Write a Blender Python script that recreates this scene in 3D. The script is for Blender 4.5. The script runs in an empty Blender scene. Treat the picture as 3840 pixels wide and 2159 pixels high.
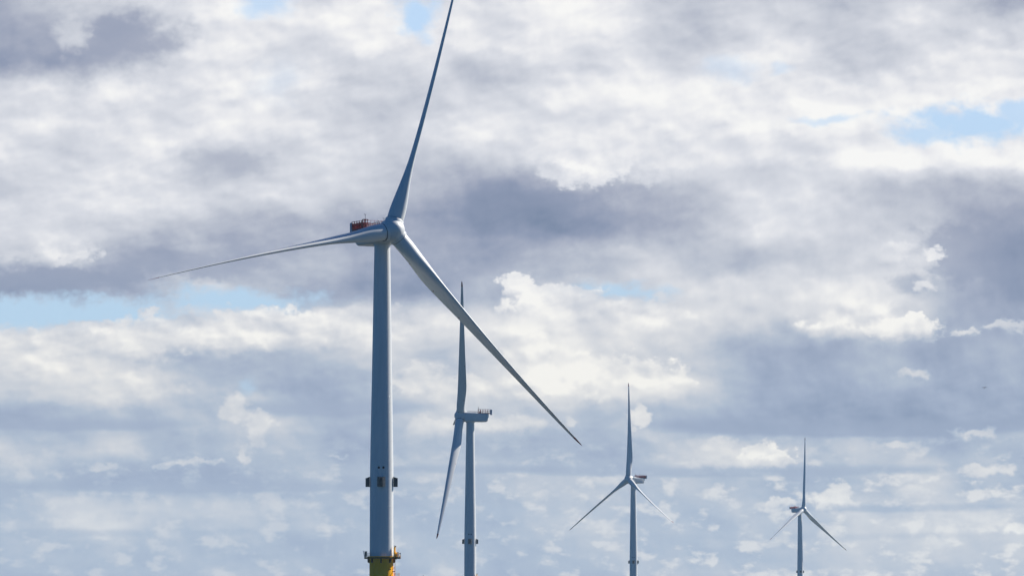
import bpy, math, random
from mathutils import Matrix, Vector
R = math.radians
scene = bpy.context.scene
random.seed(4)

# ------------------------------------------------------------------ camera
EYE = 9.0                                   # metres above the sea
cam_d = bpy.data.cameras.new("camera")
cam = bpy.data.objects.new("camera", cam_d)
scene.collection.objects.link(cam)
cam.location = (0, 0, EYE)
cam.rotation_euler = (math.pi / 2 + 0.078, 0, 0)
cam_d.sensor_width = 36
cam_d.lens = 140.625
cam_d.clip_start = 1
cam_d.clip_end = 60000
scene.camera = cam

# ------------------------------------------------------------------ exposure
scene.view_settings.view_transform = 'Standard'
scene.view_settings.look = 'None'
scene.view_settings.exposure = 0.6
EXPO = 2 ** -0.6
scene.view_settings.gamma = 1
scene.cycles.use_denoising = True
scene.cycles.max_bounces = 6
scene.cycles.volume_bounces = 1

# ------------------------------------------------------------------ sun
SUN_AZ, SUN_EL = 54.0, 37.0                 # degrees right of the view direction, above the horizon
sd = Vector((math.sin(R(SUN_AZ)) * math.cos(R(SUN_EL)), math.cos(R(SUN_AZ)) * math.cos(R(SUN_EL)), math.sin(R(SUN_EL))))
sun_d = bpy.data.lights.new("sun", 'SUN')
sun_d.energy = 5.0
sun_d.angle = R(0.5)
sun_d.color = (1.0, 0.95, 0.87)
sun = bpy.data.objects.new("sun", sun_d)
scene.collection.objects.link(sun)
sun.rotation_euler = sd.to_track_quat('Z', 'Y').to_euler()
sun.location = (0, 0, 500)

# ------------------------------------------------------------------ world: sky and clouds, laid out in azimuth and elevation
SKY = 0.05
world = bpy.data.worlds.new("World")
scene.world = world
world.use_nodes = True
nt = world.node_tree
N, L = nt.nodes, nt.links
N.clear()
world.cycles.sampling_method = 'MANUAL'
world.cycles.sample_map_resolution = 512


def node(t, **kw):
    n = N.new(t)
    for k, v in kw.items():
        setattr(n, k, v)
    return n


def plug(sock, v):
    if isinstance(v, bpy.types.NodeSocket):
        L.new(v, sock)
    elif v is not None:
        sock.default_value = v


def m(op, a, b=None, c=None, clamp=False):
    n = node('ShaderNodeMath', operation=op, use_clamp=clamp)
    plug(n.inputs[0], a)
    if b is not None: plug(n.inputs[1], b)
    if c is not None: plug(n.inputs[2], c)
    return n.outputs[0]


def vm(op, a, b=None):
    n = node('ShaderNodeVectorMath', operation=op)
    plug(n.inputs[0], a)
    if b is not None: plug(n.inputs[1], b)
    return n.outputs['Value'] if op in ('LENGTH', 'DOT_PRODUCT') else n.outputs[0]


def mr(v, a, b, c=0.0, d=1.0, kind='SMOOTHSTEP'):
    n = node('ShaderNodeMapRange', interpolation_type=kind)
    plug(n.inputs[0], v)
    for i, x in enumerate((a, b, c, d)): plug(n.inputs[1 + i], x)
    return n.outputs[0]


def mixc(f, a, b):
    n = node('ShaderNodeMix', data_type='RGBA')
    plug(n.inputs[0], f); plug(n.inputs[6], a); plug(n.inputs[7], b)
    return n.outputs[2]


def mixf(f, a, b):
    n = node('ShaderNodeMix', data_type='FLOAT')
    plug(n.inputs[0], f); plug(n.inputs[2], a); plug(n.inputs[3], b)
    return n.outputs[0]


def noise(vec, scale, detail, rough=0.5, lac=2.0, color=False):
    n = node('ShaderNodeTexNoise', noise_dimensions='3D')
    plug(n.inputs['Vector'], vec)
    n.inputs['Scale'].default_value = scale
    n.inputs['Detail'].default_value = detail
    n.inputs['Roughness'].default_value = rough
    n.inputs['Lacunarity'].default_value = lac
    return n.outputs['Color' if color else 0]


def comb(x, y, z=0.0):
    n = node('ShaderNodeCombineXYZ')
    plug(n.inputs[0], x); plug(n.inputs[1], y); plug(n.inputs[2], z)
    return n.outputs[0]


def lin(c):
    return tuple((x / 255 / 12.92 if x / 255 < 0.04045 else ((x / 255 + 0.055) / 1.055) ** 2.4) for x in c)


tc = node('ShaderNodeTexCoord')
D = vm('NORMALIZE', tc.outputs['Generated'])
sp = node('ShaderNodeSeparateXYZ'); L.new(D, sp.inputs[0])
dx, dy, dz = sp.outputs
# azimuth and elevation in units of 1/15000 radian
U = m('MULTIPLY', m('ARCTAN2', dx, dy), 15000.0)
V = m('MULTIPLY', m('ARCSINE', dz), 15000.0)
P0 = comb(U, V)

# domain warp
nb = noise(vm('MULTIPLY', P0, (1 / 520, 1 / 330, 0)), 1.0, 3.0, 0.5, color=True)
ns = noise(vm('MULTIPLY', P0, (1 / 150, 1 / 110, 0)), 1.0, 9.0, 0.56, color=True)
wb = vm('MULTIPLY', vm('SUBTRACT', nb, (0.5, 0.5, 0.5)), (150, 70, 0))
ws = vm('MULTIPLY', vm('SUBTRACT', ns, (0.5, 0.5, 0.5)), (170, 120, 0))
PW = vm('ADD', vm('ADD', P0, wb), ws)                      # for the cloud masses
ns2 = noise(vm('MULTIPLY', P0, (1 / 55, 1 / 44, 0)), 1.0, 7.0, 0.6, color=True)
PC = vm('ADD', P0, vm('MULTIPLY', vm('SUBTRACT', ns2, (0.5, 0.5, 0.5)), (105, 80, 0)))   # for crisp cumulus edges
sw = node('ShaderNodeSeparateXYZ'); L.new(PW, sw.inputs[0])
uw, vw = sw.outputs[0], sw.outputs[1]

# cloud brightness by elevation (rows, top to bottom, 120 units apart) and azimuth (160 units apart)
GRID = [
 [72,78,86,92,92,95,92,88,93,94,90,93,92,94,95,94,78,78,86,82,76,80,90,70,66],
 [68,68,76,66,84,95,93,86,94,95,92,90,92,95,93,88,80,80,88,82,78,86,90,86,82],
 [66,65,66,70,86,92,94,91,90,80,88,76,82,86,86,88,88,90,93,90,84,83,92,93,94],
 [90,90,92,91,86,91,88,86,85,84,80,86,90,91,93,92,94,94,91,92,95,92,93,94,93],
 [88,92,89,91,91,92,91,90,86,85,85,94,88,91,90,94,93,93,93,94,93,92,92,93,93],
 [92,88,84,87,92,76,75,86,82,82,80,78,82,88,92,85,94,92,86,88,94,95,96,97,97],
 [75,84,90,91,86,80,90,88,84,78,74,70,63,66,67,70,72,80,86,92,84,80,76,76,76],
 [88,90,88,84,84,78,74,72,70,68,65,61,59,63,64,67,76,83,90,85,82,80,78,73,66],
 [78,84,80,66,68,70,70,76,76,70,68,64,66,76,78,84,78,76,74,80,84,90,86,66,62],
 [66,64,64,66,78,84,76,72,68,66,66,74,76,78,76,82,86,90,93,92,90,86,76,66,63],
 [84,84,84,86,88,86,90,88,88,88,88,86,90,94,90,92,86,88,84,88,86,92,70,67,70],
 [88,88,88,74,73,74,76,74,80,84,84,82,88,94,90,80,82,74,70,69,70,70,70,71,73],
 [82,86,90,90,84,72,74,71,70,74,84,84,90,91,93,93,90,74,69,69,71,74,69,67,67],
 [70,72,74,76,74,78,80,76,73,72,82,80,80,78,74,78,72,69,67,66,66,66,66,66,66],
 [80,78,79,78,72,73,78,73,72,71,78,76,72,72,71,73,80,84,84,76,75,76,74,75,74],
 [72,72,71,71,70,69,70,72,73,76,77,76,75,78,80,78,76,74,74,73,74,78,80,76,72],
 [76,77,82,82,78,79,80,78,73,72,73,73,75,76,76,75,76,75,74,76,80,82,80,82,80],
 [74,74,75,74,74,74,74,73,72,73,74,74,74,75,76,75,75,75,75,77,80,79,80,79,78],
 [72,73,74,75,75,74,74,73,72,72,73,73,73,74,75,75,75,76,76,77,78,78,77,77,77]]
XL, XR = -2200.0, 2200.0                    # azimuth range of the ramps
YH = 2246.0                                 # elevation 0
tpos = mr(uw, XL, XR, kind='LINEAR')
rowc = m('DIVIDE', m('SUBTRACT', YH, vw), 120.0)
lum = None
for k, row in enumerate(GRID):
    cr = node('ShaderNodeValToRGB')
    cr.color_ramp.interpolation = 'B_SPLINE'
    el = cr.color_ramp.elements
    for j, g in enumerate(row):
        x = (j * 160 - 1919.5 - XL) / (XR - XL)
        e = el[j] if j < 2 else el.new(x)
        e.position = x
        e.color = (1, 1, 1, g / 100)
    L.new(tpos, cr.inputs[0])
    v = cr.outputs[1]
    lum = v if lum is None else mixf(mr(rowc, k - 1.0, k * 1.0), lum, v)

# billowing relief: noise minus the same noise a step towards the sun
PD = comb(U, m('SUBTRACT', V, m('MULTIPLY', U, mr(V, 700.0, 1700.0, 0.0, 0.15))))
def relief(sc, step, det, ro):
    q = vm('MULTIPLY', PD, (1 / sc, 1.4 / sc, 0))
    a = noise(q, 1.0, det, ro)
    b = noise(vm('ADD', q, (step * 0.7, step, 0)), 1.0, det, ro)
    return m('SUBTRACT', a, b)
rel = m('MULTIPLY', relief(360, 0.26, 5.0, 0.46), 0.25)
rel2 = m('MULTIPLY', relief(90, 0.25, 6.0, 0.55), 0.07)
# rounded billows
def puff(off):
    q = vm('MULTIPLY', vm('ADD', PV, (off[0], off[1], 0)), (1 / 330, 1 / 200, 0))
    n = node('ShaderNodeTexVoronoi', feature='SMOOTH_F1', voronoi_dimensions='2D')
    plug(n.inputs['Vector'], q)
    n.inputs['Scale'].default_value = 1.0; n.inputs['Detail'].default_value = 2.0; n.inputs['Roughness'].default_value = 0.45
    n.inputs['Smoothness'].default_value = 1.0
    return n.outputs['Distance']
PV = vm('ADD', P0, vm('MULTIPLY', ws, (0.55, 0.55, 0)))
billow = m('MULTIPLY', m('SUBTRACT', puff((16, 22)), puff((0, 0))), mr(lum, 0.70, 0.90, 0.08, 0.19))
rel2 = m('ADD', rel2, billow)
low = mr(V, 900.0, 200.0)                    # lower sky: flatter, bluer
lum = m('ADD', lum, m('MULTIPLY', m('ADD', rel, rel2), mixf(low, 1.0, 0.6)))

BLUE = lin((176, 214, 250)) + (1,)
# cloud colour from brightness (sRGB value -> colour), warmer grey high up, bluer low down
def ramp(stops):
    c = node('ShaderNodeValToRGB'); c.color_ramp.interpolation = 'LINEAR'
    el = c.color_ramp.elements
    for j, (p, col) in enumerate(stops):
        e = el[j] if j < 2 else el.new(p)
        e.position = p; e.color = lin(col) + (1,)
    return c
def cloudcol(l):
    hi = ramp([(0.52, (122, 136, 162)), (0.60, (142, 152, 176)), (0.68, (166, 172, 190)), (0.78, (196, 200, 211)), (0.88, (220, 222, 229)), (0.93, (236, 236, 239)), (0.985, (250, 249, 247))])
    lo = ramp([(0.52, (126, 142, 170)), (0.60, (143, 157, 182)), (0.68, (164, 176, 198)), (0.74, (179, 190, 206)), (0.82, (207, 210, 216)), (0.90, (229, 228, 227)), (0.97, (250, 247, 240))])
    L.new(l, hi.inputs[0]); L.new(l, lo.inputs[0])
    return mixc(low2, hi.outputs[0], lo.outputs[0])
low2 = mr(V, 1500.0, 700.0)

# single clouds and gaps, drawn back to front:
# kind, x, y, rx, ry, edge softness, amount, brightness ; x,y in the 15000-per-radian layout measured from (-1919.5, +2246)
edge = noise(vm('MULTIPLY', P0, (1 / 78, 1 / 62, 0)), 1.0, 9.0, 0.56)
edge_in = m('MULTIPLY', m('SUBTRACT', edge, 0.5), 2.1)
def spot(PP, x, y, rx, ry, soft, amt, fade, ragged=True):
    q = vm('MULTIPLY', vm('SUBTRACT', PP, (x - 1919.5, YH - y, 0)), (1 / rx, 1 / ry, 0))
    ln = vm('LENGTH', q)
    a = mr(m('ADD', ln, edge_in) if ragged else ln, 1 + soft, 1 - soft, 0.0, amt)
    if fade:
        lo_, hi_ = (-0.75, 0.25) if fade > 0 else (0.75, -0.25)
        a = m('MULTIPLY', a, mr(vm('DOT_PRODUCT', q, (0, 1, 0)), lo_, hi_))
    return a

DARKS = [  # x y rx ry soft amt lum
 (455, 165, 210, 80, .6, .75, .665), (400, 120, 90, 40, .4, .6, .66), (850, 600, 140, 42, .45, .6, .73),
 (2010, 760, 260, 60, .5, .5, .60), (3405, 1042, 62, 34, .5, .5, .66), (3640, 960, 190, 110, .4, .6, .64),
 (1230, 1120, 130, 45, .5, .5, .66), (230, 1040, 440, 42, .5, .85, .65), (700, 1000, 300, 50, .5, .6, .67),
]
for x, y, rx, ry, so, am, lu in DARKS:
    lum = mixf(spot(PW, x, y, rx, ry, so, am, 0), lum, lu)
BLUES = [
 (990, 10, 75, 50, .6, .8), (1575, 62, 75, 75, .45, 1.), (280, 1180, 470, 62, .35, 1.), (60, 1190, 240, 66, .35, 1.),
 (880, 1125, 290, 42, .45, 1.), (2310, 1098, 190, 30, .5, .9), (3640, 470, 240, 62, .4, 1.), (3460, 505, 110, 32, .5, .9),
 (3830, 450, 120, 55, .4, .9), (2735, 265, 90, 38, .6, .35), (2925, 272, 40, 18, .6, .4), (3115, 452, 90, 16, .6, .6),
 (930, 1445, 30, 34, .7, .5), (1040, 300, 70, 60, .8, .2),
]
bl = None
for x, y, rx, ry, so, am in BLUES:
    a = spot(PW, x, y, rx, ry, so + 0.18, am, 0)
    bl = a if bl is None else m('MAXIMUM', bl, a)
CUM = [   # x y rx ry soft amt lum fade
 (60, 1330, 150, 95, .15, .9, .89, 1), (330, 1320, 300, 100, .15, .9, .88, 1), (680, 1278, 300, 105, .15, .9, .90, 1), (1010, 1258, 280, 100, .15, .9, .91, 1),
 (1300, 1250, 260, 95, .2, .8, .89, 1), (520, 1460, 150, 55, .3, .6, .91, 1), (200, 1410, 170, 70, .4, .5, .90, 1),
 (1955, 1085, 70, 65, .12, 1., .96, 1), (2080, 1150, 170, 100, .12, .9, .93, 1), (2330, 1190, 270, 85, .14, .85, .91, 1),
 (1975, 1330, 85, 95, .12, .9, .96, 1), (2250, 1420, 310, 90, .13, .95, .95, 1), (2500, 1440, 110, 50, .15, .8, .95, 1), (2090, 1475, 170, 40, .15, .9, .96, 1),
 (1580, 1440, 120, 75, .15, .7, .90, 1), (1790, 1460, 210, 60, .2, .7, .90, 1),
 (3390, 1245, 145, 62, .12, .95, .96, 1), (3110, 1235, 120, 58, .2, .85, .92, 1), (3260, 1180, 110, 60, .3, .7, .90, 1), (3620, 1250, 50, 20, .2, .8, .86, 1), (3790, 1232, 110, 25, .25, .8, .84, 1),
 (3500, 958, 48, 26, .2, .95, .96, 0), (3478, 1082, 42, 34, .25, .9, .93, 1), (3400, 995, 90, 34, .3, .8, .93, 1), (3370, 935, 60, 26, .35, .7, .93, 1),
 (2865, 1715, 100, 55, .1, 1., .95, 1), (2690, 1675, 62, 36, .25, .85, .90, 1), (2780, 1735, 190, 26, .3, .7, .86, 1),
 (3426, 1410, 62, 24, .4, .65, .90, 1), (2397, 1560, 42, 38, .25, .8, .90, 0), (1960, 1600, 90, 45, .3, .7, .87, 1), (2143, 1572, 26, 16, .35, .7, .86, 0),
 (2941, 1890, 62, 28, .2, .9, .91, 1), (3125, 1885, 95, 42, .18, .9, .92, 1), (3150, 1830, 30, 24, .3, .8, .90, 0), (3381, 1670, 48, 16, .3, .7, .86, 0),
 (3655, 1635, 80, 24, .35, .7, .87, 1), (3660, 1768, 80, 28, .3, .8, .90, 1), (3321, 1812, 65, 14, .3, .7, .89, 1), (3430, 1855, 75, 34, .3, .7, .88, 1),
 (3495, 2030, 50, 22, .35, .7, .88, 0), (3800, 1980, 44, 22, .3, .8, .91, 0), (2258, 2030, 48, 13, .35, .7, .86, 0), (2054, 1848, 40, 14, .4, .7, .85, 0), (2275, 1802, 62, 24, .4, .6, .84, 1),
 (745, 1732, 100, 18, .25, .8, .85, 1), (917, 1708, 24, 28, .3, .8, .84, 0), (611, 1741, 44, 10, .3, .6, .82, 0), (1267, 1704, 30, 9, .4, .6, .82, 0),
 (880, 1530, 55, 48, .25, .7, .87, 0), (975, 1575, 55, 34, .3, .7, .88, 0), (970, 1635, 32, 32, .3, .7, .86, 0), (388, 1752, 52, 16, .35, .7, .84, 0), (37, 1741, 38, 12, .35, .7, .83, 0),
 (1232, 1980, 28, 16, .4, .6, .81, 0), (1617, 1608, 100, 55, .25, .7, .88, 1), (1863, 1600, 90, 36, .3, .7, .86, 1), (1080, 1890, 120, 32, .3, .6, .82, 1), (432, 1940, 90, 30, .35, .6, .83, 1),
 (640, 1990, 44, 24, .4, .5, .81, 0), (340, 950, 26, 40, .5, .0, .9, 0), (240, 945, 120, 44, .2, .85, .89, -1), (2190, 620, 160, 75, .15, .85, .93, -1), (2430, 655, 60, 26, .3, .6, .91, -1), (265, 140, 70, 60, .4, .6, .86, 0),
 (3600, 1960, 190, 60, .5, .5, .86, 1), (2640, 1900, 22, 14, .4, .6, .84, 0), (2750, 1880, 26, 14, .4, .6, .84, 0), (2890, 2030, 30, 14, .4, .6, .85, 0), (3110, 1985, 40, 30, .4, .5, .86, 0),
]
pn = noise(vm('MULTIPLY', P0, (1 / 105, 1 / 62, 0)), 1.0, 9.0, 0.56)
pa = m('MULTIPLY', mr(pn, 0.50, 0.66), m('MULTIPLY', mr(V, 700.0, 430.0), mr(U, -1200.0, 1900.0, 0.35, 0.85)))
lum = mixf(pa, lum, 0.89)
PL = vm('ADD', P0, vm('MULTIPLY', ws, (0.5, 0.16, 0)))
BANDS = [(240, 1580, 470, 36, .25, .7, .685), (700, 1808, 850, 34, .22, .65, .70), (3230, 1586, 800, 50, .18, .75, .665), (2700, 1752, 850, 32, .22, .65, .70),
         (3350, 1893, 460, 22, .3, .6, .71), (1250, 1515, 380, 42, .25, .7, .69), (1800, 1745, 330, 26, .3, .6, .70), (300, 1985, 600, 22, .4, .4, .72), (2900, 2000, 700, 20, .4, .4, .735)]
for x, y, rx, ry, so, am, lu in BANDS:
    lum = mixf(spot(PL, x, y, rx, ry, so, am, -1, False), lum, lu)
lum = mixf(low, m('MULTIPLY_ADD', m('SUBTRACT', lum, 0.83), 1.12, 0.825), m('MULTIPLY_ADD', m('SUBTRACT', lum, 0.755), 1.3, 0.757))
cl = lum
for x, y, rx, ry, so, am, lu, fa in CUM:
    if am <= 0: continue
    a = spot(PC, x, y, rx, ry, so + 0.05, am, fa)
    cl = mixf(a, cl, m('ADD', m('MULTIPLY', rel2, 2.6), lu))
    bl = m('MULTIPLY', bl, m('SUBTRACT', 1.0, a))
cloud = cloudcol(cl)
# clear sky seen between the clouds
gap = mixc(mr(V, 900.0, 2100.0), lin((184, 212, 235)) + (1,), lin((192, 219, 248)) + (1,))
view = mixc(bl, cloud, gap)

# rest of the sky: blue with scattered cloud
sky = node('ShaderNodeTexSky', sky_type='NISHITA', sun_disc=False)
sky.sun_elevation = R(SUN_EL)
sky.sun_rotation = R(SUN_AZ)
sky.altitude = 0
sky.air_density = 1.0
sky.dust_density = 0.1
sky.ozone_density = 3.0
skyc = vm('MULTIPLY', sky.outputs[0], (SKY * 0.06, SKY * 0.40, SKY * 0.80))       # deep, clean autumn blue
gn = noise(vm('MULTIPLY', D, (1, 1, 2.6)), 2.4, 9.0, 0.55)
thick = mr(gn, 0.50, 0.64)
ahead = mr(dy, 0.35, 0.95)                    # clouds gather on the side the camera looks at
other = mixc(m('MULTIPLY', thick, mixf(ahead, 0.0, 0.8)), skyc, lin((205, 210, 220)) + (1,))
win = m('MULTIPLY', mr(m('ABSOLUTE', U), 3600.0, 2300.0), mr(V, 3200.0, 2350.0))
win = m('MULTIPLY', win, mr(dy, 0.0, 0.2))
view = vm('MULTIPLY', view, (EXPO, EXPO, EXPO))
final = mixc(win, other, view)
bg = node('ShaderNodeBackground')
fs = vm('SCALE', final); N[-1].inputs['Scale'].default_value = 1 / SKY
L.new(fs, bg.inputs['Color'])
bg.inputs['Strength'].default_value = SKY
wo = node('ShaderNodeOutputWorld')
L.new(bg.outputs[0], wo.inputs['Surface'])


# ================================================================== materials
def mat(name, col, rough=0.5, metal=0.0, dirt=0.0, dirtcol=None, scale=0.6, stretch=1.0, spec=0.5):
    mt = bpy.data.materials.new(name); mt.use_nodes = True
    n, l = mt.node_tree.nodes, mt.node_tree.links
    b = n['Principled BSDF']
    b.inputs['Roughness'].default_value = rough
    b.inputs['Metallic'].default_value = metal
    b.inputs['Specular IOR Level'].default_value = spec
    if dirt > 0:
        c = n.new('ShaderNodeTexCoord'); mp = n.new('ShaderNodeMapping'); no = n.new('ShaderNodeTexNoise')
        mp.inputs['Scale'].default_value = (scale, scale, scale * stretch)
        no.inputs['Detail'].default_value = 7; no.inputs['Scale'].default_value = 1.0; no.inputs['Roughness'].default_value = 0.62
        r = n.new('ShaderNodeMapRange'); r.inputs[1].default_value = 0.35; r.inputs[2].default_value = 0.72
        r.inputs[3].default_value = 0; r.inputs[4].default_value = dirt
        x = n.new('ShaderNodeMix'); x.data_type = 'RGBA'
        x.inputs[6].default_value = tuple(col) + (1,)
        x.inputs[7].default_value = tuple(dirtcol or [q * 0.5 for q in col]) + (1,)
        l.new(c.outputs['Object'], mp.inputs[0]); l.new(mp.outputs[0], no.inputs['Vector'])
        l.new(no.outputs[0], r.inputs[0]); l.new(r.outputs[0], x.inputs[0]); l.new(x.outputs[2], b.inputs['Base Color'])
        rr = n.new('ShaderNodeMapRange'); rr.inputs[3].default_value = rough - 0.06; rr.inputs[4].default_value = rough + 0.1
        l.new(no.outputs[0], rr.inputs[0]); l.new(rr.outputs[0], b.inputs['Roughness'])
    else:
        b.inputs['Base Color'].default_value = tuple(col) + (1,)
    return mt


M = dict(
    white=mat('tower_paint', (0.74, 0.75, 0.74), 0.38, dirt=0.38, dirtcol=(0.50, 0.52, 0.52), scale=0.9, stretch=0.06),
    blade=mat('blade_gelcoat', (0.72, 0.73, 0.72), 0.36, dirt=0.18, dirtcol=(0.45, 0.48, 0.50), scale=0.7, stretch=0.2),
    nac=mat('nacelle_gelcoat', (0.72, 0.73, 0.72), 0.42, dirt=0.25, dirtcol=(0.42, 0.46, 0.48), scale=0.6),
    yellow=mat('yellow_paint', (1.0, 0.48, 0.004), 0.5, dirt=0.3, dirtcol=(0.78, 0.38, 0.008), spec=0.05, scale=0.8, stretch=0.25),
    red=mat('red_paint', (0.36, 0.008, 0.008), 0.45, dirt=0.3, scale=2.0),
    darkred=mat('dark_red_panel', (0.27, 0.008, 0.008), 0.5, dirt=0.3, scale=1.5),
    tip=mat('red_tip_paint', (0.22, 0.02, 0.02), 0.5),
    dark=mat('dark_panel', (0.018, 0.020, 0.026), 0.4),
    hole=mat('vent_black', (0.008, 0.008, 0.010), 0.7),
    grey=mat('grey_metal', (0.50, 0.50, 0.56), 0.45, dirt=0.2, scale=1.5),
    green=mat('grey_green_panel', (0.11, 0.13, 0.11), 0.5, dirt=0.2, scale=1.5),
    rail=mat('galvanised_rail', (0.42, 0.44, 0.46), 0.4, metal=0.6),
    grate=mat('deck_grating', (0.15, 0.09, 0.02), 0.6, dirt=0.3, scale=2.0),
    lightwhite=mat('white_cover', (0.78, 0.78, 0.76), 0.4),
    gull=mat('gull_feathers', (0.26, 0.27, 0.29), 0.7, dirt=0.3, scale=6.0),
)


# ================================================================== mesh building
class MB:
    def __init__(s): s.v, s.f = [], []

    def add(s, vs, fs):
        o = len(s.v); s.v += [tuple(p) for p in vs]; s.f += [tuple(i + o for i in f) for f in fs]; return s

    def box(s, x0, x1, y0, y1, z0, z1, mx=None):
        vs = [Vector((x, y, z)) for x in (x0, x1) for y in (y0, y1) for z in (z0, z1)]
        if mx: vs = [mx @ p for p in vs]
        return s.add(vs, [(0, 1, 3, 2), (4, 6, 7, 5), (0, 4, 5, 1), (2, 3, 7, 6), (0, 2, 6, 4), (1, 5, 7, 3)])

    def loft(s, secs, cap=True):
        n = len(secs[0]); vs = [p for c in secs for p in c]; fs = []
        for i in range(len(secs) - 1):
            for j in range(n):
                k = (j + 1) % n
                fs.append((i * n + j, i * n + k, (i + 1) * n + k, (i + 1) * n + j))
        if cap:
            fs.append(tuple(range(n))[::-1]); fs.append(tuple((len(secs) - 1) * n + j for j in range(n)))
        return s.add(vs, fs)

    def tube(s, a, b, r, n=6, r2=None):
        a, b = Vector(a), Vector(b); d = (b - a).normalized()
        u = d.orthogonal().normalized(); w = d.cross(u)
        mk = lambda c, rr: [c + rr * (math.cos(t) * u + math.sin(t) * w) for t in [2 * math.pi * i / n for i in range(n)]]
        return s.loft([mk(a, r), mk(b, r if r2 is None else r2)])

    def path(s, pts, r, n=5, closed=False):
        pts = list(pts)
        if closed: pts.append(pts[0])
        for a, b in zip(pts, pts[1:]): s.tube(a, b, r, n)
        return s

    def rev(s, prof, n=64, cap=False, a0=0.0, a1=2 * math.pi):      # profile (r, z) round Z
        full = abs(a1 - a0 - 2 * math.pi) < 1e-6
        k = n if full else n + 1
        vs = [(r * math.cos(a0 + (a1 - a0) * j / n), r * math.sin(a0 + (a1 - a0) * j / n), z) for r, z in prof for j in range(k)]
        fs = []
        for i in range(len(prof) - 1):
            for j in range(n):
                q = (j + 1) % k
                fs.append((i * k + j, i * k + q, (i + 1) * k + q, (i + 1) * k + j))
        if cap:
            fs.append(tuple(range(k))[::-1]); fs.append(tuple((len(prof) - 1) * k + j for j in range(k)))
        return s.add(vs, fs)

    def xf(s, mx):
        s.v = [tuple(mx @ Vector(p)) for p in s.v]; return s

    def mesh(s, name, material, smooth=35):
        me = bpy.data.meshes.new(name); me.from_pydata(s.v, [], s.f); me.update()
        import bmesh
        b = bmesh.new(); b.from_mesh(me); bmesh.ops.recalc_face_normals(b, faces=b.faces); b.to_mesh(me); b.free()
        if smooth:
            for p in me.polygons: p.use_smooth = True
            me.set_sharp_from_angle(angle=R(smooth))
        me.materials.append(material)
        return me


def link(name, me, parent=None, mx=None):
    o = bpy.data.objects.new(name, me); scene.collection.objects.link(o)
    if parent: o.parent = parent
    if mx is not None: o.matrix_local = mx
    return o


def tag(o, **kw):
    for k, v in kw.items(): o[k] = v
    return o


def arc(r, a0, a1, z, n=24):
    return [Vector((r * math.cos(R(a0 + (a1 - a0) * i / n)), r * math.sin(R(a0 + (a1 - a0) * i / n)), z)) for i in range(n + 1)]


def interp(x, tab):
    if x <= tab[0][0]: return tab[0][1]
    for (a, p), (b, q) in zip(tab, tab[1:]):
        if x <= b: return p + (q - p) * (x - a) / (b - a)
    return tab[-1][1]


def smooth_tab(x, tab):                      # Catmull-Rom through the table
    if x <= tab[0][0]: return tab[0][1]
    for i in range(len(tab) - 1):
        a, p = tab[i]; b, q = tab[i + 1]
        if x <= b:
            t = (x - a) / (b - a)
            sl = lambda k: 0 if k <= 0 or k >= len(tab) - 1 else (tab[k + 1][1] - tab[k - 1][1]) / (tab[k + 1][0] - tab[k - 1][0])
            m0, m1, h = sl(i), sl(i + 1), b - a
            return ((2 * t**3 - 3 * t**2 + 1) * p + (t**3 - 2 * t**2 + t) * h * m0 + (-2 * t**3 + 3 * t**2) * q + (t**3 - t**2) * h * m1)
    return tab[-1][1]


# ================================================================== wind turbine: all heights above the sea
HUB = 103.0 + EYE
OVER = 5.3
TILT = 0.0957
DECK = 12.2 + EYE
TOP = HUB - 3.25


def tower_r(z):
    return interp(z - EYE, [(12, 3.30), (36, 3.26), (44, 3.15), (59, 2.87), (86.8, 2.42), (97.6, 2.24), (101, 2.2)])


def make_tower():
    mb = MB(); prof = []
    z = DECK + 0.05
    prof.append((tower_r(z), z))
    while z < TOP - 0.3:
        z2 = min(z + 2.68, TOP)
        r = tower_r(z2)
        if z2 < TOP - 0.5:                   # weld bead between two cans
            prof += [(r, z2 - 0.12), (r, z2 - 0.04), (r + 0.02, z2 - 0.025), (r + 0.02, z2 + 0.025), (r, z2 + 0.04), (r, z2 + 0.12)]
        z = z2
    prof.append((tower_r(TOP), TOP))
    mb.rev(prof, 96)
    mb.rev([(2.2, TOP - 0.5), (2.36, TOP - 0.45), (2.42, TOP), (2.42, TOP + 0.3)], 64)
    for zf in (DECK + 14.0, DECK + 44.5, TOP - 24):   # bolted flange joints
        r = tower_r(zf)
        mb.rev([(r, zf - 0.09), (r + 0.03, zf - 0.07), (r + 0.03, zf + 0.07), (r, zf + 0.09)], 96)
    return mb.mesh('tower', M['white'], 40)


def make_foundation():
    mb = MB()
    prof = [(3.34, -0.8), (3.34, 6.0), (3.38, 6.05), (3.38, 6.25), (3.34, 6.3), (3.34, DECK - 0.5), (3.42, DECK - 0.45), (3.42, DECK - 0.12)]
    mb.rev(prof, 96)
    return mb.mesh('transition_piece', M['yellow'], 40)


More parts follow.
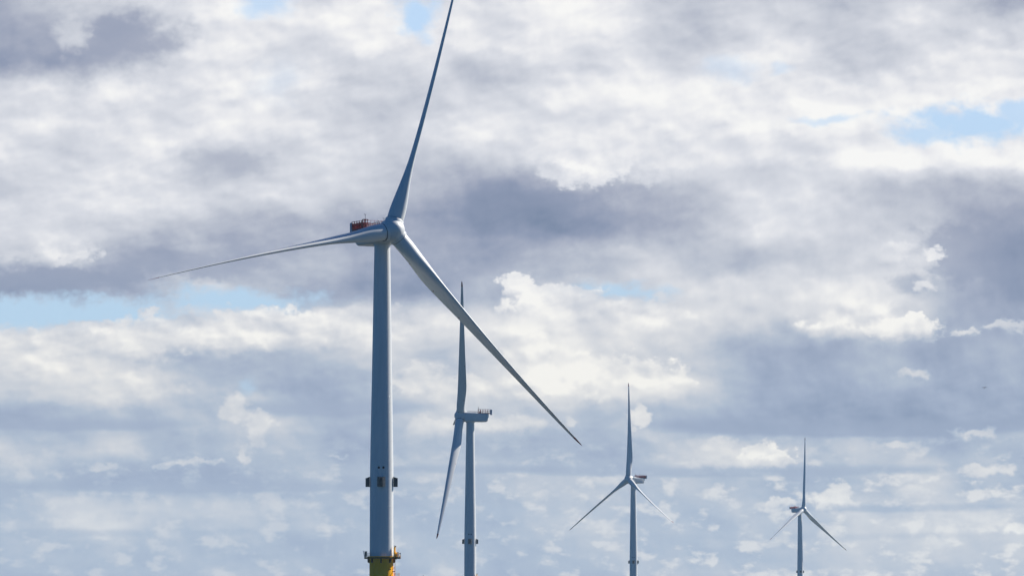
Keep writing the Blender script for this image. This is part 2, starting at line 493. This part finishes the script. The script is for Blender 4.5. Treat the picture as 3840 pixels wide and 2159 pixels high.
def make_deck():
    mb = MB()
    z0, z1 = DECK - 0.42, DECK
    mb.rev([(3.30, z1 + .01), (3.90, z1), (3.90, z0), (3.60, z0), (3.44, z0 + .1)], 64)
    # side landings, left and right of the tower
    for sg, r in ((-1, 4.72), (1, 5.35)):
        x0, x1 = sorted((sg * 3.75, sg * r))
        mb.box(x0, x1, -1.7, 1.5, z0 - 0.06, z1 - 0.02)
    # joists round the edge
    for i in range(40):
        a = 2 * math.pi * i / 40
        mx = Matrix.Rotation(a, 4, 'Z')
        mb.box(3.55, 3.98, -0.04, 0.04, z0 + 0.02, z1 - 0.06, mx)
    # brackets under the deck
    for i in range(8):
        a = R(45 * i)
        mx = Matrix.Rotation(a, 4, 'Z')
        n = 0.16
        vs = [Vector((x, y, z)) for y in (-n, n) for x, z in ((3.30, z0 - 0.02), (3.92, z0 - 0.02), (3.88, z0 - 0.9), (3.70, z0 - 1.15), (3.30, z0 - 1.25))]
        mb.add([mx @ p for p in vs], [(0, 1, 2, 3, 4), (9, 8, 7, 6, 5)] + [(i, (i + 1) % 5, (i + 1) % 5 + 5, i + 5) for i in range(5)])
    return mb.mesh('work_platform', M['grate'], 30)


def make_toeboard():
    mb = MB()
    for zz, r in ((DECK + 0.09, 3.93), ):
        mb.rev([(r - 0.03, zz - 0.12), (r, zz - 0.12), (r, zz + 0.12), (r - 0.03, zz + 0.12), (r - 0.03, zz - 0.12)], 64)
    return mb.mesh('toe_board', M['yellow'], 30)


def make_railing():
    mb = MB()
    for h in (0.55, 1.12):
        mb.path(arc(3.88, 0, 360, DECK + h, 48)[:-1], 0.03, 4, closed=True)
    for i in range(28):
        a = 2 * math.pi * i / 28
        mb.tube((3.88 * math.cos(a), 3.88 * math.sin(a), DECK), (3.88 * math.cos(a), 3.88 * math.sin(a), DECK + 1.12), 0.03, 4)
    # left landing rail, leaning outwards, and right landing rail
    for sg, r, lean in ((-1, 4.68, 0.34), (1, 5.30, 0.0)):
        for h in (0.6, 1.15, 1.72) if sg < 0 else (0.6, 1.15):
            x = sg * (r + lean * h / 1.72)
            mb.path([(sg * 3.9, -1.65, DECK + h * (1 if sg > 0 else .9)), (x, -1.65, DECK + h), (x, 1.45, DECK + h), (sg * 3.9, 1.45, DECK + h * .9)], 0.035, 4)
        for y in (-1.65, -0.6, 0.45, 1.45):
            mb.tube((sg * r, y, DECK - 0.1), (sg * (r + lean), y, DECK + (1.72 if sg < 0 else 1.15)), 0.045, 4)
    return mb.mesh('railing', M['rail'], 0)


def lantern_box():                           # V-shaped black panel housing on one side of the tower
    mb = MB()
    rr = 3.24
    pl = [(rr + 0.18, -1.12), (rr + 1.22, -0.42), (rr + 1.26, 0.0), (rr + 1.22, 0.42), (rr + 0.18, 1.12), (rr + 0.10, 1.02), (rr + 1.05, 0.0), (rr + 0.10, -1.02)]
    lo = [Vector((x, y, -1.28)) for x, y in pl]; hi = [Vector((x, y, 1.05 + 0.38 * (rr + 1.26 - x))) for x, y in pl]
    mb.loft([lo, hi])
    # sloping lid
    mb.add([Vector((rr + 0.02, -0.75, 1.48)), Vector((rr + 0.02, 0.75, 1.48)), Vector((rr + 1.30, 0.44, 1.08)), Vector((rr + 1.30, -0.44, 1.08)),
            Vector((rr + 0.02, -0.75, 1.40)), Vector((rr + 0.02, 0.75, 1.40)), Vector((rr + 1.30, 0.44, 1.00)), Vector((rr + 1.30, -0.44, 1.00))],
           [(0, 1, 2, 3), (7, 6, 5, 4), (0, 3, 7, 4), (1, 5, 6, 2), (0, 4, 5, 1), (2, 6, 7, 3)])
    for z in (-1.1, 0.0, 1.0):
        for y in (-0.7, 0.7):
            mb.tube((rr - 0.06, y, z), (rr + 0.55, y, z), 0.05, 5)
    return mb.mesh('lantern_box', M['dark'], 30)


def lantern_trim():
    mb = MB(); rr = 3.24
    for y in (-1.14, 1.14):
        mb.box(rr + 0.12, rr + 0.20, y - 0.035, y + 0.035, -1.28, 1.36)
    mb.tube((rr + 1.285, 0, -1.2), (rr + 1.285, 0, 0.98), 0.035, 5)
    return mb.mesh('edge_trim', M['grey'], 30)


def disc(r, material, name, n=20, depth=0.04):
    return MB().loft([[Vector((r * math.cos(t), -d, r * math.sin(t))) for t in [2 * math.pi * i / n for i in range(n)]] for d in (0, depth)]).mesh(name, material, 30)


def make_ladder():                           # boat-landing ladder on the right of the yellow base
    mb = MB()
    x = 3.80
    for y in (-0.75, -0.25):
        mb.tube((x, y, 0.3), (x, y, DECK - 0.4), 0.06, 6)
    z = 0.6
    while z < DECK - 0.6:
        mb.tube((x, -0.75, z), (x, -0.25, z), 0.022, 4); z += 0.3
    for z in (3, 6.2, 9.4, 12.6, 15.4, 18.2):
        mb.box(3.25, x + .02, -0.80, -0.70, z - 0.07, z + 0.07); mb.box(3.25, x + .02, -0.30, -0.20, z - 0.07, z + 0.07)
    return mb.mesh('ladder', M['yellow'], 30)


def make_rest():                             # rest platform of the ladder
    mb = MB()
    z = DECK - 5.55
    mb.box(3.5, 4.95, -1.4, 0.9, z - 0.32, z)
    for h in (0.35, 0.72, 1.1):
        mb.path([(3.55, -1.38, z + h), (4.93, -1.38, z + h), (4.93, 0.88, z + h), (3.55, 0.88, z + h)], 0.045, 4)
    for x_, y_ in ((3.6, -1.38), (4.93, -1.38), (4.93, 0.88), (3.6, 0.88), (4.93, -.25)):
        mb.tube((x_, y_, z), (x_, y_, z + 1.1), 0.045, 4)
    return mb.mesh('rest_platform', M['yellow'], 30)


def make_bollard(a, b, r):
    return MB().tube(a, b, r, 8).mesh('pipe_stub', M['dark'], 30)


def rbox(mb, cx, cy, w, t, z0, z1, deg=58):
    return mb.box(-w / 2, w / 2, -t / 2, t / 2, z0, z1, Matrix.Translation((cx, cy, 0)) @ Matrix.Rotation(R(deg), 4, 'Z'))


def make_davit():
    mb = MB()
    rbox(mb, 3.74, -1.2, 0.52, 0.24, DECK - 0.1, DECK + 2.85)                # post
    rbox(mb, 3.96, -1.25, 1.25, 0.30, DECK - 0.1, DECK + 1.35)              # winch housing
    rbox(mb, 4.0, -1.2, 0.9, 0.25, DECK - 0.65, DECK - 0.08)
    for x, y in ((4.55, -1.35), (4.92, -1.3), (5.2, -1.2)):
        rbox(mb, x, y, 0.24, 0.10, DECK - 0.50, DECK + 0.45)
    mb.tube((3.9, -1.25, DECK - 0.2), (5.25, -1.25, DECK - 0.2), 0.09, 5)
    return mb.mesh('davit', M['yellow'], 30)


def make_davit_head():
    mb = MB()
    mb.tube((3.62, -1.2, DECK + 3.12), (4.12, -1.15, DECK + 2.86), 0.13, 8)
    return mb.mesh('davit_head', M['dark'], 30)


def make_cabinet():
    mb = MB()
    rbox(mb, 4.86, -0.95, 0.85, 0.42, DECK + 0.25, DECK + 1.2)
    rbox(mb, 4.86, -0.95, 1.0, 0.55, DECK + 1.2, DECK + 1.36)
    return mb.mesh('cabinet', M['lightwhite'], 30)


def make_panel():
    return MB().box(-4.62, -3.98, -1.72, -1.60, DECK + 0.05, DECK + 1.55).box(-4.62, -4.50, -1.6, 1.3, DECK + 0.05, DECK + 1.5).mesh('shelter_panel', M['green'], 30)


# ------------------------------------------------------------------ rotor
CH = [(2.6, 4.7), (6, 4.7), (9, 4.75), (13, 5.05), (17, 5.25), (22, 5.0), (30, 4.3), (40, 3.5), (50, 2.8), (60, 2.15), (70, 1.6), (77, 1.15), (80.3, 0.8), (81.6, 0.42), (82, 0.12)]
LE = [(2.6, 2.35), (6, 2.35), (10, 2.12), (17, 1.85), (30, 1.5), (40, 1.22), (57, 0.8), (75, 0.42), (81, 0.24), (82, 0.06)]
TH = [(2.6, 4.7), (6, 4.7), (9, 4.2), (13, 3.1), (17, 2.25), (22, 1.55), (30, 1.15), (40, 0.85), (50, 0.62), (60, 0.43), (70, 0.30), (77, 0.2), (82, 0.05)]
TW = [(2.6, -26), (14, -25), (20, -21), (30, -16), (40, -12), (55, -7.5), (70, -5), (82, -4)]
RAD = 82.0


def blade_frame(r):
    x = r / RAD
    base = Vector((3.0 * (x - x * x), -5.75 * x, r))
    th = R(smooth_tab(r, TW))
    c = Vector((math.sin(th), -math.cos(th), 0))
    f = Vector((-math.cos(th), -math.sin(th), 0))
    return base, c, f


def blade_sec(r, n=36):
    base, c, f = blade_frame(r)
    ch, le, th = smooth_tab(r, CH), smooth_tab(r, LE), smooth_tab(r, TH)
    w = min(1, max(0, (r - 4) / 11)); w = w * w * (3 - 2 * w)
    out = []
    for i in range(n):
        t = 2 * math.pi * i / n
        cx, cy = (1 - math.cos(t)) / 2, math.sin(t) / 2      # circle, unit chord
        s = cx
        ya = 5 * (0.2969 * math.sqrt(s) - 0.126 * s - 0.3516 * s * s + 0.2843 * s**3 - 0.1015 * s**4)   # peak 0.5
        ya = ya * (1 if math.sin(t) >= 0 else -1)
        cam_ = 0.10 * 4 * s * (1 - s) * (ch / max(th, .01)) * 0.28
        y = (1 - w) * cy + w * (ya + cam_ * w)
        out.append(base + c * (le - ch * s) + f * (th * y))
    return out


def make_blade():
    rs = [2.55, 2.9, 3.5] + [4 + i * 1.3 for i in range(15)] + [24 + i * 3 for i in range(17)] + [74.5, 76.5, 78.6]
    return MB().loft([blade_sec(r) for r in rs]).mesh('blade', M['blade'], 50)


def make_tip():
    rs = [78.6, 79.6, 80.3, 81, 81.4, 81.75, 81.95, 82.0]
    return MB().loft([blade_sec(r) for r in rs]).mesh('blade_tip', M['tip'], 50)


def make_hub():
    mb = MB()
    # spinner: revolved round its axis (Z of the profile), then turned so the nose points to -Y
    prof = [(2.75, -3.0), (3.05, -2.85), (3.28, -2.0), (3.42, -1.0), (3.46, 0.0), (3.36, 0.8), (3.3, 1.2), (3.08, 1.85), (2.68, 2.4), (2.2, 2.8), (1.75, 3.05), (1.45, 3.25), (1.15, 3.42), (0.8, 3.55), (0.4, 3.62), (0.02, 3.64)]
    sp_ = MB().rev(prof, 72, cap=True)
    sp_.xf(Matrix.Rotation(R(90), 4, 'X'))
    mb.add(sp_.v, sp_.f)
    for k in range(3):
        c = MB().rev([(2.3, 1.5), (2.62, 1.8), (2.62, 3.05), (2.56, 3.13), (2.3, 3.15)], 48)
        c.xf(Matrix.Rotation(R(120 * k), 4, 'Y') @ Matrix.Translation((0, -0.15, 0)))
        mb.add(c.v, c.f)
    return mb.mesh('hub', M['nac'], 45)


# ------------------------------------------------------------------ nacelle (origin on the tower axis at hub height, +Y to the rear)
def make_nacelle():
    rows = [  # y, top, bottom, half width, corner
        (-3.02, 1.35, -2.8, 2.7, 1.1), (-2.95, 1.65, -3.1, 3.1, 1.1), (-2.6, 1.82, -3.28, 3.35, 1.0), (-1.0, 1.78, -3.34, 3.5, .95), (2.0, 1.60, -3.40, 3.55, .9),
        (6.0, 1.40, -3.44, 3.5, .9), (8.6, 1.28, -3.40, 3.42, .9), (9.3, 1.24, -3.15, 3.28, .9), (9.8, 1.22, -2.6, 3.02, .85), (10.1, 1.2, -1.9, 2.7, .8), (10.25, 1.1, -1.0, 2.35, .7), (10.3, .9, -.7, 2.1, .6)]
    secs = []
    for y, t, b, w, c in rows:
        sec = []
        for cx, cz, a0 in ((w - c, t - c, 0), (-(w - c), t - c, 90), (-(w - c), b + c, 180), (w - c, b + c, 270)):
            cc = min(c, (t - b) / 2)
            for i in range(7):
                a = R(a0 + 15 * i)
                sec.append(Vector((cx + c * math.cos(a), y, cz + cc * math.sin(a))))
        secs.append(sec)
    mb = MB().loft(secs)
    # shallow belly fairing and yaw skirt
    mb.rev([(2.55, -3.25), (2.62, -3.5), (2.55, -3.72), (2.3, -3.75)], 48)
    for y in (0.6, 3.2):                     # panel joints: raised straps
        pass
    return mb.mesh('nacelle', M['nac'], 40)


def make_shaft():
    return MB().rev([(2.35, -0.1), (2.35, 0.9)], 48, cap=True).xf(Matrix.Translation((0, -2.5, 0)) @ Matrix.Rotation(R(90), 4, 'X')).mesh('main_bearing_housing', M['dark'], 30)


BY0, BY1, BZ0, BZ1, BW = 4.35, 11.1, 1.42, 3.55, 3.35


def make_basket():
    mb = MB()
    mb.box(-BW, BW, BY0, BY1, BZ0 - 0.2, BZ0)
    for x in (-BW, BW):
        for y in (BY0, 5.7, 7.05, 8.4, 9.75, BY1):
            mb.box(x - 0.09, x + 0.09, y - 0.09, y + 0.09, BZ0, BZ1)
        for z in (BZ1, BZ0 + 1.15):
            mb.tube((x, BY0, z), (x, BY1, z), 0.06, 4)
        for a, b in ((BY0, 5.7), (7.05, 5.7), (8.4, 9.75)):
            mb.tube((x, a, BZ0), (x, b, BZ0 + 1.15), 0.045, 4)
    for y in (BY0, BY1):
        for z in (BZ1, BZ0 + 1.15):
            mb.tube((-BW, y, z), (BW, y, z), 0.055, 4)
    for x in (-2.3, -1.2, 0, 1.2, 2.3):
        mb.tube((x, BY0, BZ0), (x, BY0, BZ1), 0.045, 4)
    return mb.mesh('hoist_basket', M['red'], 0)


def make_partitions():
    mb = MB()
    for y in (6.0, 6.9, 7.7, 8.5, 9.3, 10.1, 10.8):
        mb.box(-BW + .1, BW - .1, y - 0.03, y + 0.03, BZ0, BZ0 + 1.6)
    mb.box(-3.3, -2.1, 4.9, 6.0, BZ0, BZ0 + 1.0)
    for x in (-3.2, -2.2):
        for y in (4.5, 5.5):
            mb.box(x - .08, x + .08, y - .08, y + .08, BZ0, BZ1 + 0.25)
    mb.box(-3.3, -2.1, 4.4, 5.6, BZ1 + 0.2, BZ1 + 0.3)
    return mb.mesh('partition_panels', M['darkred'], 0)


def make_mast(h, x, y):
    mb = MB().tube((x, y, BZ0), (x, y, BZ1 + h), 0.06, 6)
    mb.tube((x - 0.3, y, BZ1 + h - 0.15), (x + 0.3, y, BZ1 + h - 0.15), 0.03, 4)
    mb.tube((x - 0.3, y, BZ1 + h - 0.15), (x - 0.3, y, BZ1 + h + 0.12), 0.05, 5)
    return mb.mesh('sensor_mast', M['dark'], 0)


def make_lamp(x, y, z):
    return MB().rev([(0.02, -.16), (.11, -.13), (.13, 0), (.11, .13), (.02, .2)], 12).xf(Matrix.Translation((x, y, z))).mesh('warning_lamp', M['lightwhite'], 60)


def make_cooler():
    mb = MB()
    c = 0.18
    y0, y1, z0, z1 = BY1 + 0.02, BY1 + 1.15, 0.62, 3.3
    pl = [(y0, z0 + c), (y0 + c, z0), (y1 - c, z0), (y1, z0 + c), (y1, z1 - c), (y1 - c, z1), (y0 + c, z1), (y0, z1 - c)]
    mb.loft([[Vector((x, y, z)) for y, z in pl] for x in (-3.4, 3.4)])
    return mb.mesh('rear_cooler', M['grey'], 40)


def make_handrail(x):
    mb = MB()
    if x:
        for h in (0.42, 0.85):
            mb.tube((x, -2.2, 1.80 + h), (x, BY0 - .1, 1.48 + h), 0.085, 4)
        for i in range(6):
            y = -2.2 + i * 1.28; z = 1.80 - 0.05 * (y + 2.2)
            mb.tube((x, y, z - .05), (x, y, z + 0.85), 0.045, 4)
    return mb.mesh('handrail', M['lightwhite'], 0)


MESH = dict(
    tower=make_tower(), tp=make_foundation(), deck=make_deck(), toe=make_toeboard(), rail=make_railing(), box=lantern_box(), trim=lantern_trim(),
    port=disc(0.34, M['hole'], 'vent_port'), rim=None, ladder=make_ladder(), rest=make_rest(), davit=make_davit(), dhead=make_davit_head(),
    cab=make_cabinet(), panel=make_panel(), blade=make_blade(), tip=make_tip(), spot=disc(0.2, M['tip'], 'lifting_point_cap', 12, 0.05),
    hub=make_hub(), seal=MB().rev([(2.3, 3.10), (2.50, 3.12), (2.50, 3.24), (2.3, 3.26)], 48).mesh('root_seal', M['dark'], 30), nac=make_nacelle(), shaft=make_shaft(), basket=make_basket(), part=make_partitions(),
    mast=make_mast(1.7, -2.9, 4.5), mast2=make_mast(0.9, 3.2, 4.5), lamp=make_lamp(-1.7, 4.4, BZ1 + .2), lamp2=make_lamp(1.3, 4.4, BZ1 + .2), cooler=make_cooler(), hand=make_handrail(-2.5), hand2=make_handrail(2.5), stub=make_bollard((3.1, -1.2, DECK - 4.0), (3.85, -1.25, DECK - 4.0), 0.12), stub2=make_bollard((2.4, -2.3, DECK - 3.4), (2.65, -2.6, DECK - 3.4), 0.16),
    floodlight=MB().box(5.10, 5.36, -1.64, -1.3, DECK + 0.75, DECK + 1.22).mesh('floodlight', M['dark'], 30),
)
I4 = Matrix.Identity(4)


def make_turbine():
    """one turbine at the origin, nose to -Y, blade one straight up; children carry the frame they turn in"""
    t = bpy.data.objects.new('wind_turbine', None); scene.collection.objects.link(t)
    def part(name, me, frame, mx=I4, parent=None):
        o = link(name, me, parent or t, mx); o['_frame'] = frame; return o
    tw = part('tower', MESH['tower'], 'tower')
    for k in range(4):
        b = part('lantern_box', MESH['box'], 'sub', Matrix.Translation((0, 0, 33.0 + EYE)) @ Matrix.Rotation(R(90 * k), 4, 'Z'), tw)
    for x in (-0.68, 0.58):
        rr = 3.25; y = -math.sqrt(rr * rr - x * x)
        part('vent_port', MESH['port'], 'sub', Matrix.Translation((x, y + 0.01, 37.0 + EYE)) @ Matrix.Rotation(math.atan2(x, -y), 4, 'Z'), tw)
    tp = part('transition_piece', MESH['tp'], 'tower')
    part('ladder', MESH['ladder'], 'sub', I4, tp)
    part('rest_platform', MESH['rest'], 'sub', I4, tp)
    part('pipe_stub', MESH['stub'], 'sub', I4, tp)
    part('pipe_stub', MESH['stub2'], 'sub', I4, tp)
    part('floodlight', MESH['floodlight'], 'sub', I4, tp)
    dk = part('work_platform', MESH['deck'], 'tower')
    part('toe_board', MESH['toe'], 'sub', I4, dk)
    part('railing', MESH['rail'], 'sub', I4, dk)
    part('shelter_panel', MESH['panel'], 'sub', I4, dk)
    part('cabinet', MESH['cab'], 'sub', I4, dk)
    part('davit', MESH['davit'], 'sub', I4, dk)
    part('davit_head', MESH['dhead'], 'sub', I4, dk)
    nc = part('nacelle', MESH['nac'], 'nacelle')
    part('handrail', MESH['hand'], 'sub', I4, nc)
    part('handrail', MESH['hand2'], 'sub', I4, nc)
    part('rear_cooler', MESH['cooler'], 'sub', I4, nc)
    part('main_bearing_housing', MESH['shaft'], 'sub', I4, nc)
    bk = part('hoist_basket', MESH['basket'], 'nacelle')
    part('partition_panels', MESH['part'], 'sub', I4, bk)
    part('sensor_mast', MESH['mast'], 'sub', I4, bk)
    part('sensor_mast', MESH['mast2'], 'sub', I4, bk)
    part('warning_lamp', MESH['lamp'], 'sub', I4, bk)
    part('warning_lamp', MESH['lamp2'], 'sub', I4, bk)
    hb = part('hub', MESH['hub'], 'rotor')
    for k in range(3): part('root_seal', MESH['seal'], 'sub', Matrix.Rotation(R(120 * k), 4, 'Y') @ Matrix.Translation((0, -0.2, 0)), hb)
    for k in range(3):
        bl_ = part('blade', MESH['blade'], 'rotor'); bl_['_turn'] = 120.0 * k
        part('blade_tip', MESH['tip'], 'sub', I4, bl_)
        for r in (10.5, 21.0, 31.5):
            base, c, f = blade_frame(r)
            ch, le = smooth_tab(r, CH), smooth_tab(r, LE)
            sec = blade_sec(r, 72)
            for side in (1, -1):             # a cap on each face, near the trailing edge
                cand = [sec[i] for i in range(1, 36)] if side > 0 else [sec[i] for i in range(37, 72)]
                p = min(cand, key=lambda q: abs((le - (q - base).dot(c)) / ch - 0.84))
                i = sec.index(p)
                tng = (sec[(i + 1) % 72] - sec[i - 1]).normalized()
                nrm = tng.cross(Vector((0, 0, 1)))
                if nrm.dot(f) * side < 0: nrm = -nrm
                zax = Vector((0, 0, 1)); xax = (-nrm).cross(zax).normalized()
                mx = Matrix((xax, -nrm, zax)).transposed().to_4x4(); mx.translation = p - nrm * 0.01
                part('lifting_point_cap', MESH['spot'], 'sub', mx, bl_)
    return t


def pose(t, X, Y, yaw, phase, az):
    t.location = (X, Y, 0)
    N0 = Matrix.Translation((0, 0, HUB)) @ Matrix.Rotation(yaw, 4, 'Z')
    RT = N0 @ Matrix.Translation((0, -OVER, 0)) @ Matrix.Rotation(-TILT, 4, 'X')
    for c in t.children:
        fr = c['_frame']
        if fr == 'tower': c.matrix_local = Matrix.Rotation(az, 4, 'Z')
        elif fr == 'nacelle': c.matrix_local = N0
        else: c.matrix_local = RT @ Matrix.Rotation(phase + R(c.get('_turn', 0.0)), 4, 'Y')


def copy_tree(o, parent=None):
    c = o.copy(); scene.collection.objects.link(c)
    if parent: c.parent = parent; c.matrix_parent_inverse = Matrix.Identity(4)
    for ch in list(o.children): copy_tree(ch, c)
    return c


TURBS = [
    (-36.3634, 1116.6378, 0.5661, 2.3915, 0.0, 'nearest and largest wind turbine, on a yellow base with its work platform in view'),
    (-23.2988, 2232.8487, -1.5765, 0.4978, 0.0, 'wind turbine seen edge-on, crossed at its upper blade by the blade of the largest'),
    (103.1357, 3402.7101, -0.9298, -0.0303, 0.0, 'third largest wind turbine, facing half left, standing between the edge-on one and the smallest'),
    (325.3915, 4527.3935, 0.8556, 0.0768, R(9), 'smallest and farthest wind turbine, its nacelle sticking out left of its tower'),
]
proto = make_turbine()
for i, (X, Y, yaw, ph, az, label) in enumerate(TURBS):
    t = proto if i == 0 else copy_tree(proto)
    pose(t, X, Y, yaw, ph, az)
    tag(t, label=label, category='wind turbine', group='offshore wind turbines standing in a line')
for o in bpy.data.objects:
    for k in ('_frame', '_turn'):
        if k in o: del o[k]

# ================================================================== mast tip by the bottom edge
def px(x, y, dist):                          # a point at a distance along the direction az/el of the layout
    return Vector(((x - 1919.5) / 15000 * dist, dist, EYE + (2246 - y) / 15000 * dist))

D1 = 2600.0
p = px(1588, 2149, D1)
ms = bpy.data.objects.new('navigation_mast', None); scene.collection.objects.link(ms)
ms.location = (p.x, p.y, 0)
h = p.z
link('pole', MB().tube((0, 0, -0.5), (0, 0, h - 1.2), 0.24, 8, 0.18).tube((0, 0, h - 1.2), (0, 0, h), 0.19, 6, .15).mesh('pole', M['dark'], 30), ms)
link('crossarm', MB().tube((-0.85, 0, h - 0.85), (0.1, 0, h - 1.0), 0.15, 6).mesh('crossarm', M['dark'], 30), ms)
link('lantern', MB().rev([(.02, -.2), (.3, -.22), (.3, .2), (.02, .24)], 10).xf(Matrix.Translation((0, 0, h - 1.0))).mesh('lantern', M['dark'], 30), ms)
link('float', MB().rev([(0.02, -0.9), (1.1, -0.8), (1.5, -0.2), (1.5, 0.5), (0.5, 0.9), (0.3, 2.4), (.14, 2.6)], 20).mesh('float', M['yellow'], 30), ms)
tag(ms, label='thin dark mast tip with a short crossarm beside the largest yellow-based turbine', category='mast')

# ================================================================== gull
def make_gull():
    mb = MB()
    secs = []
    for t, r, dz in ((-.30, .01, .0), (-.24, .035, 0), (-.12, .06, -.005), (0, .075, -.01), (.12, .065, 0), (.2, .045, .015), (.26, .04, .025), (.31, .022, .02), (.36, .006, .01)):
        secs.append([Vector((r * math.cos(a), t, dz + r * math.sin(a))) for a in [2 * math.pi * i / 10 for i in range(10)]])
    mb.loft(secs)
    for sg in (-1, 1):
        ws_ = []
        for s, ch, yy, zz in ((0.04, .20, .04, .01), (.2, .19, .08, .10 if sg < 0 else .09), (.38, .17, .10, .13 if sg < 0 else .1), (.52, .12, .04, .07 if sg < 0 else .08), (.68, .05, -.06, -.14 if sg < 0 else .06)):
            ws_.append([Vector((sg * s, yy + ch * a, zz + ch * b)) for a, b in ((-.5, 0), (-.2, .12), (.3, .16), (.5, 0), (.3, -.08), (-.2, -.06))])
        mb.loft(ws_)
    tl = [[Vector((x, y, 0.004 * q)) for q in (-1, 1) for x in ((-w, w) if q < 0 else (w, -w))] for y, w in ((-.2, .035), (-.42, .075))]
    mb.loft(tl)
    return mb.mesh('gull', M['gull'], 60)

g = link('gull', make_gull())
g.location = px(3693, 1449, 1120)
g.rotation_euler = (R(38), R(-4), R(-12)); g.scale = (1.15,) * 3
tag(g, label='tiny dark gull with bent wings gliding in front of the grey cloud far right', category='bird')

# ================================================================== sea
sea_me = MB().add([(-7000, -3000, 0), (7000, -3000, 0), (7000, 9000, 0), (-7000, 9000, 0)], [(0, 1, 2, 3)]).mesh('sea', mat('sea_water', (0.022, 0.032, 0.034), 0.2), 0)
sm = sea_me.materials[0].node_tree
no = sm.nodes.new('ShaderNodeTexNoise'); no.inputs['Scale'].default_value = 0.12; no.inputs['Detail'].default_value = 6
tcs = sm.nodes.new('ShaderNodeTexCoord'); bp = sm.nodes.new('ShaderNodeBump')
bp.inputs['Strength'].default_value = 0.9; bp.inputs['Distance'].default_value = 1.6
sm.links.new(tcs.outputs['Object'], no.inputs['Vector']); sm.links.new(no.outputs[0], bp.inputs['Height'])
sm.links.new(bp.outputs[0], sm.nodes['Principled BSDF'].inputs['Normal'])
sea = link('sea', sea_me); tag(sea, kind='structure')

# ================================================================== haze
HAZE = 3.0e-5
hz = MB().box(-7100, 7100, -3100, 9100, -2.0, 215.0).mesh('haze', bpy.data.materials.new('haze_air'), 0)
hm = hz.materials[0]; hm.use_nodes = True
hm.node_tree.nodes.clear()
pv = hm.node_tree.nodes.new('ShaderNodeVolumePrincipled'); ho = hm.node_tree.nodes.new('ShaderNodeOutputMaterial')
pv.inputs['Color'].default_value = (0.55, 0.78, 1.0, 1); pv.inputs['Density'].default_value = HAZE
pv.inputs['Anisotropy'].default_value = 0.0
hm.node_tree.links.new(pv.outputs[0], ho.inputs['Volume'])
ho_ = link('haze', hz); tag(ho_, kind='stuff')
